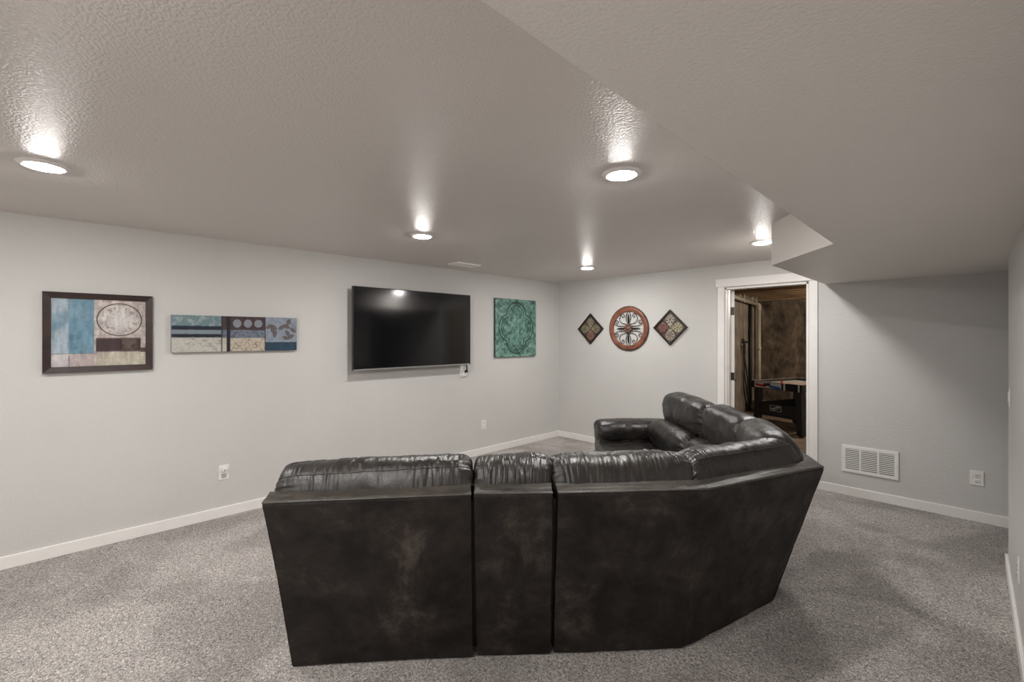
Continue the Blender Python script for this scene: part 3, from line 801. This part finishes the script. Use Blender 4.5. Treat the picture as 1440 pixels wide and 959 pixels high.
# ------------------------------------------------------------------ storage room things
# sloped drain pipe along the left concrete wall with a vertical drop
PX = 1.27
t = thing('drain_pipe', 'white plastic drain pipe running along and down the storage wall', 'pipe', (PX, 5.1, 0))
bm = bmesh.new(); tube(bm, [(0, -3.6, 2.42), (0, -.02, 2.205)], .035, 16); from_bm('sloped_run', bm, 'pvc', t, True)
bm = bmesh.new(); tube(bm, [(0, -.07, 2.21), (0, -.02, 2.205), (0, .02, 2.19), (0, .03, 2.15), (0, .03, 2.09)], .046, 16); from_bm('elbow', bm, 'pvc', t, True)
bm = bmesh.new(); tube(bm, [(0, .03, 2.12), (0, .03, -.01)], .035, 16); from_bm('downpipe', bm, 'pvc', t, True)
bm = bmesh.new(); tube(bm, [(0, .03, 1.24), (0, .03, 1.32)], .043, 16); from_bm('coupling', bm, 'pvc', t, True)
for y in (-.95, -.25):
    bm = bmesh.new(); tube(bm, [(.037, y, 2.20), (.038, y, 2.59)], .006, 6); tube(bm, [(-.037, y, 2.20), (-.038, y, 2.59)], .006, 6)
    tube(bm, [(.042*math.cos(a), y, 2.265-.06*y*.0+.042*math.sin(a)-.0) for a in np.linspace(0, 2*PI, 16, endpoint=False)], .006, 6, True)
    from_bm('strap_hanger', bm, 'pvc', t)
t = thing('black_pipe', 'thin black vertical pipe on the storage wall beside the white drain', 'pipe', (1.21, 4.78, 0))
bm = bmesh.new(); tube(bm, [(0, 0, -.005), (0, 0, 2.20)], .030, 12); from_bm('pipe', bm, 'rubber', t, True)
t = thing('hanging_cable', 'black looped cable and hook hanging down the grey storage wall', 'cable', (1.19, 4.35, 1.3))
bm = bmesh.new()
tube(bm, [(0, 0, .18), (.03, 0, .17), (.04, .01, .05), (.02, .02, .0)], .02, 8)
tube(bm, [(0.01, 0, .12), (.03, .12, .13), (.02, .26, .11)], .018, 8)
from_bm('hook', bm, 'rubber', t, True)
for k, off in enumerate((-.02, .06, .12)):
    bm = bmesh.new()
    tube(bm, [(.02, off+.05*math.sin(j*.55+k*1.7)+.012*j, .05-j*.095) for j in range(14)], .014, 6)
    from_bm('strand', bm, 'rubber', t, True)
# low cardboard box behind the table
t = thing('cardboard_box', 'low brown cardboard box on the storage floor behind the game table', 'box', (2.35, 4.35, -.004), R(-20))
box('carton', -.62, .75, -.25, .25, 0, .20, 'card', t, .004, 1)
box('lid', -.64, .77, -.27, .27, .20, .222, M['concrete_floor'], t, .004, 1)
t = thing('rubble_bag', 'lumpy tan sack on the storage floor beside the concrete wall', 'sack', (1.45, 4.62, -.004))
bm = bmesh.new(); bmesh.ops.create_icosphere(bm, subdivisions=4, radius=.2)
for v in bm.verts:
    n_ = float(vn(v.co.x*9+5, v.co.y*9+v.co.z*7)); v.co *= .85+.3*n_; v.co.z = max(v.co.z*.7+.12, 0)
from_bm('sack', bm, 'card', t, True)
# air hockey game table
cA = Vector((1.864, 2.77)); cB = Vector((2.70, 2.463)); ex = (cB-cA).normalized(); ang = math.atan2(ex.y, ex.x)
TL, TD = .86, 1.15
t = thing('air_hockey_table', 'small black air hockey table with red and blue graphics in the storage room', 'game table', (cA.x, cA.y, -.004), ang)
# local: x along the front edge, y away
box('deck', .03, TL-.03, .03, TD-.03, .74, .765, 'table_black', t)
def topc(u, v):
    n = fbm(u*20, v*20, 3); img = np.ones(u.shape+(3,))*rgb(206, 204, 194)
    x = (u-.5)*TL; y = (v-.5)*TD
    for cx_, cy_, r0, c in ((0, 0, .16, rgb(190, 40, 44)), (0, -TD/2+.08, .2, rgb(40, 84, 170)), (0, TD/2-.08, .2, rgb(40, 84, 170))):
        r = np.sqrt((x-cx_)**2+(y-cy_)**2); img = put(img, np.clip(1.5-np.abs(r-r0)*90, 0, 1), c)
    img = put(img, inr(v, .492, .508), rgb(190, 40, 44))
    return img*(.96+.06*n)[..., None]
rect_grid('playfield', TL-.08, TD-.08, 90, 120, topc, None, 'decal', t, 'TOP', (TL/2, TD/2, .7665))
for nm, a in (('front_rail', (0, TL, 0, .04)), ('back_rail', (0, TL, TD-.04, TD)), ('side_rail', (0, .04, .04, TD-.04)), ('side_rail', (TL-.04, TL, .04, TD-.04))):
    box(nm, *a, .69, .805, 'table_black', t, .006)
def capc(u, v):
    return np.ones(u.shape+(3,))*rgb(204, 200, 190)
for (xx, yy, w_, d_) in ((TL/2, .02, TL-.01, .036), (TL/2, TD-.02, TL-.01, .036), (.02, TD/2, .036, TD-.08), (TL-.02, TD/2, .036, TD-.08)):
    rect_grid('rail_top', w_, d_, 4, 4, capc, None, 'decal', t, 'TOP', (xx, yy, .8062))
def apr(u, v):
    n = fbm(u*16, v*6+4, 3)
    img = np.ones(u.shape+(3,))*rgb(26, 26, 28)
    img = put(img, inr(u, .07, .62, .01)*inr(v, .10, .95, .03), rgb(206, 204, 200))
    img = put(img, inr(u, .10, .30, .04)*inr(v+.8*(u-.2), .25, .6, .05), rgb(198, 46, 48))
    img = put(img, inr(u, .26, .40, .03)*inr(v-.9*(u-.33), .4, .8, .05), rgb(44, 42, 50))
    img = put(img, inr(u, .38, .60, .03)*inr(v+.8*(u-.5), .12, .48, .05), rgb(48, 88, 158))
    img = put(img, inr(u, .66, .695, .01)*inr(v, -.1, 1.1)+inr(u, .93, .96, .01), rgb(210, 206, 198))
    return img*(.9+.2*n)[..., None]
rect_grid('apron_graphic', TL-.01, .112, 160, 24, apr, None, 'decal', t, 'BACK', (TL/2, -.0016, .748))
LEG = .095
for lx in (.035, TL-.035-LEG):
    for ly in (.03, TD-.03-LEG):
        bm = bmesh.new(); bxm(bm, lx, lx+LEG, ly, ly+LEG, .02, .69, .006, 1)
        dx = (-.02 if lx < .3 else .02)
        for v in bm.verts:
            if v.co.z < .3: v.co.x += dx
        lg = from_bm('leg', bm, 'table_black', t)
        box('foot', lx+dx+.02, lx+dx+LEG-.02, ly+.02, ly+LEG-.02, 0, .022, 'rubber', lg)
fp = box('front_panel', .12, TL-.12, .05, .075, .25, .45, 'table_black', t, .003, 1)
box('rear_panel', .12, TL-.12, TD-.075, TD-.05, .25, .45, 'table_black', t, .003, 1)
for x in (.06, TL-.085): box('side_panel', x, x+.025, .12, TD-.12, .25, .45, 'table_black', t, .003, 1)
def emb(u, v):
    img = np.ones(u.shape+(3,))*rgb(20, 20, 20)
    img = put(img, inr(u, .04, .96, .02)*inr(v, .08, .92, .04), rgb(190, 188, 180))
    img = put(img, inr(u, .09, .91, .02)*inr(v, .16, .84, .04), rgb(24, 24, 24))
    s_ = v-.5-.18*np.sin((u-.5)*6)
    img = put(img, inr(u, .14, .86, .03)*inr(np.abs(s_-.1), 0, .09, .04), rgb(200, 198, 190))
    img = put(img, inr(u, .2, .8, .03)*inr(np.abs(s_+.16), 0, .05, .04), rgb(200, 198, 190))
    return img
rect_grid('emblem', .21, .11, 60, 34, emb, None, 'decal', fp, 'BACK', (.40, .0485, .385))
def striker(label, loc, mat):
    t = thing('striker', label, 'game paddle', loc)
    bm = bmesh.new(); lathe(bm, [(0, 0), (.055, 0), (.058, .006), (.056, .018), (.045, .022), (.02, .024), (.016, .03), (.019, .052), (.012, .06), (0, .061)], 32)
    from_bm('paddle', bm, mat, t, True); return t
def onT(x, y, z=.8035-.004+.0): 
    p = cA + ex*x + Vector((-ex.y, ex.x))*y; return (p.x, p.y, z)
striker('red game striker on the near side of the air hockey table', onT(.43, .16, .7635), 'red')
striker('blue game striker towards the right of the air hockey table', onT(.70, .62, .7635), 'blue')
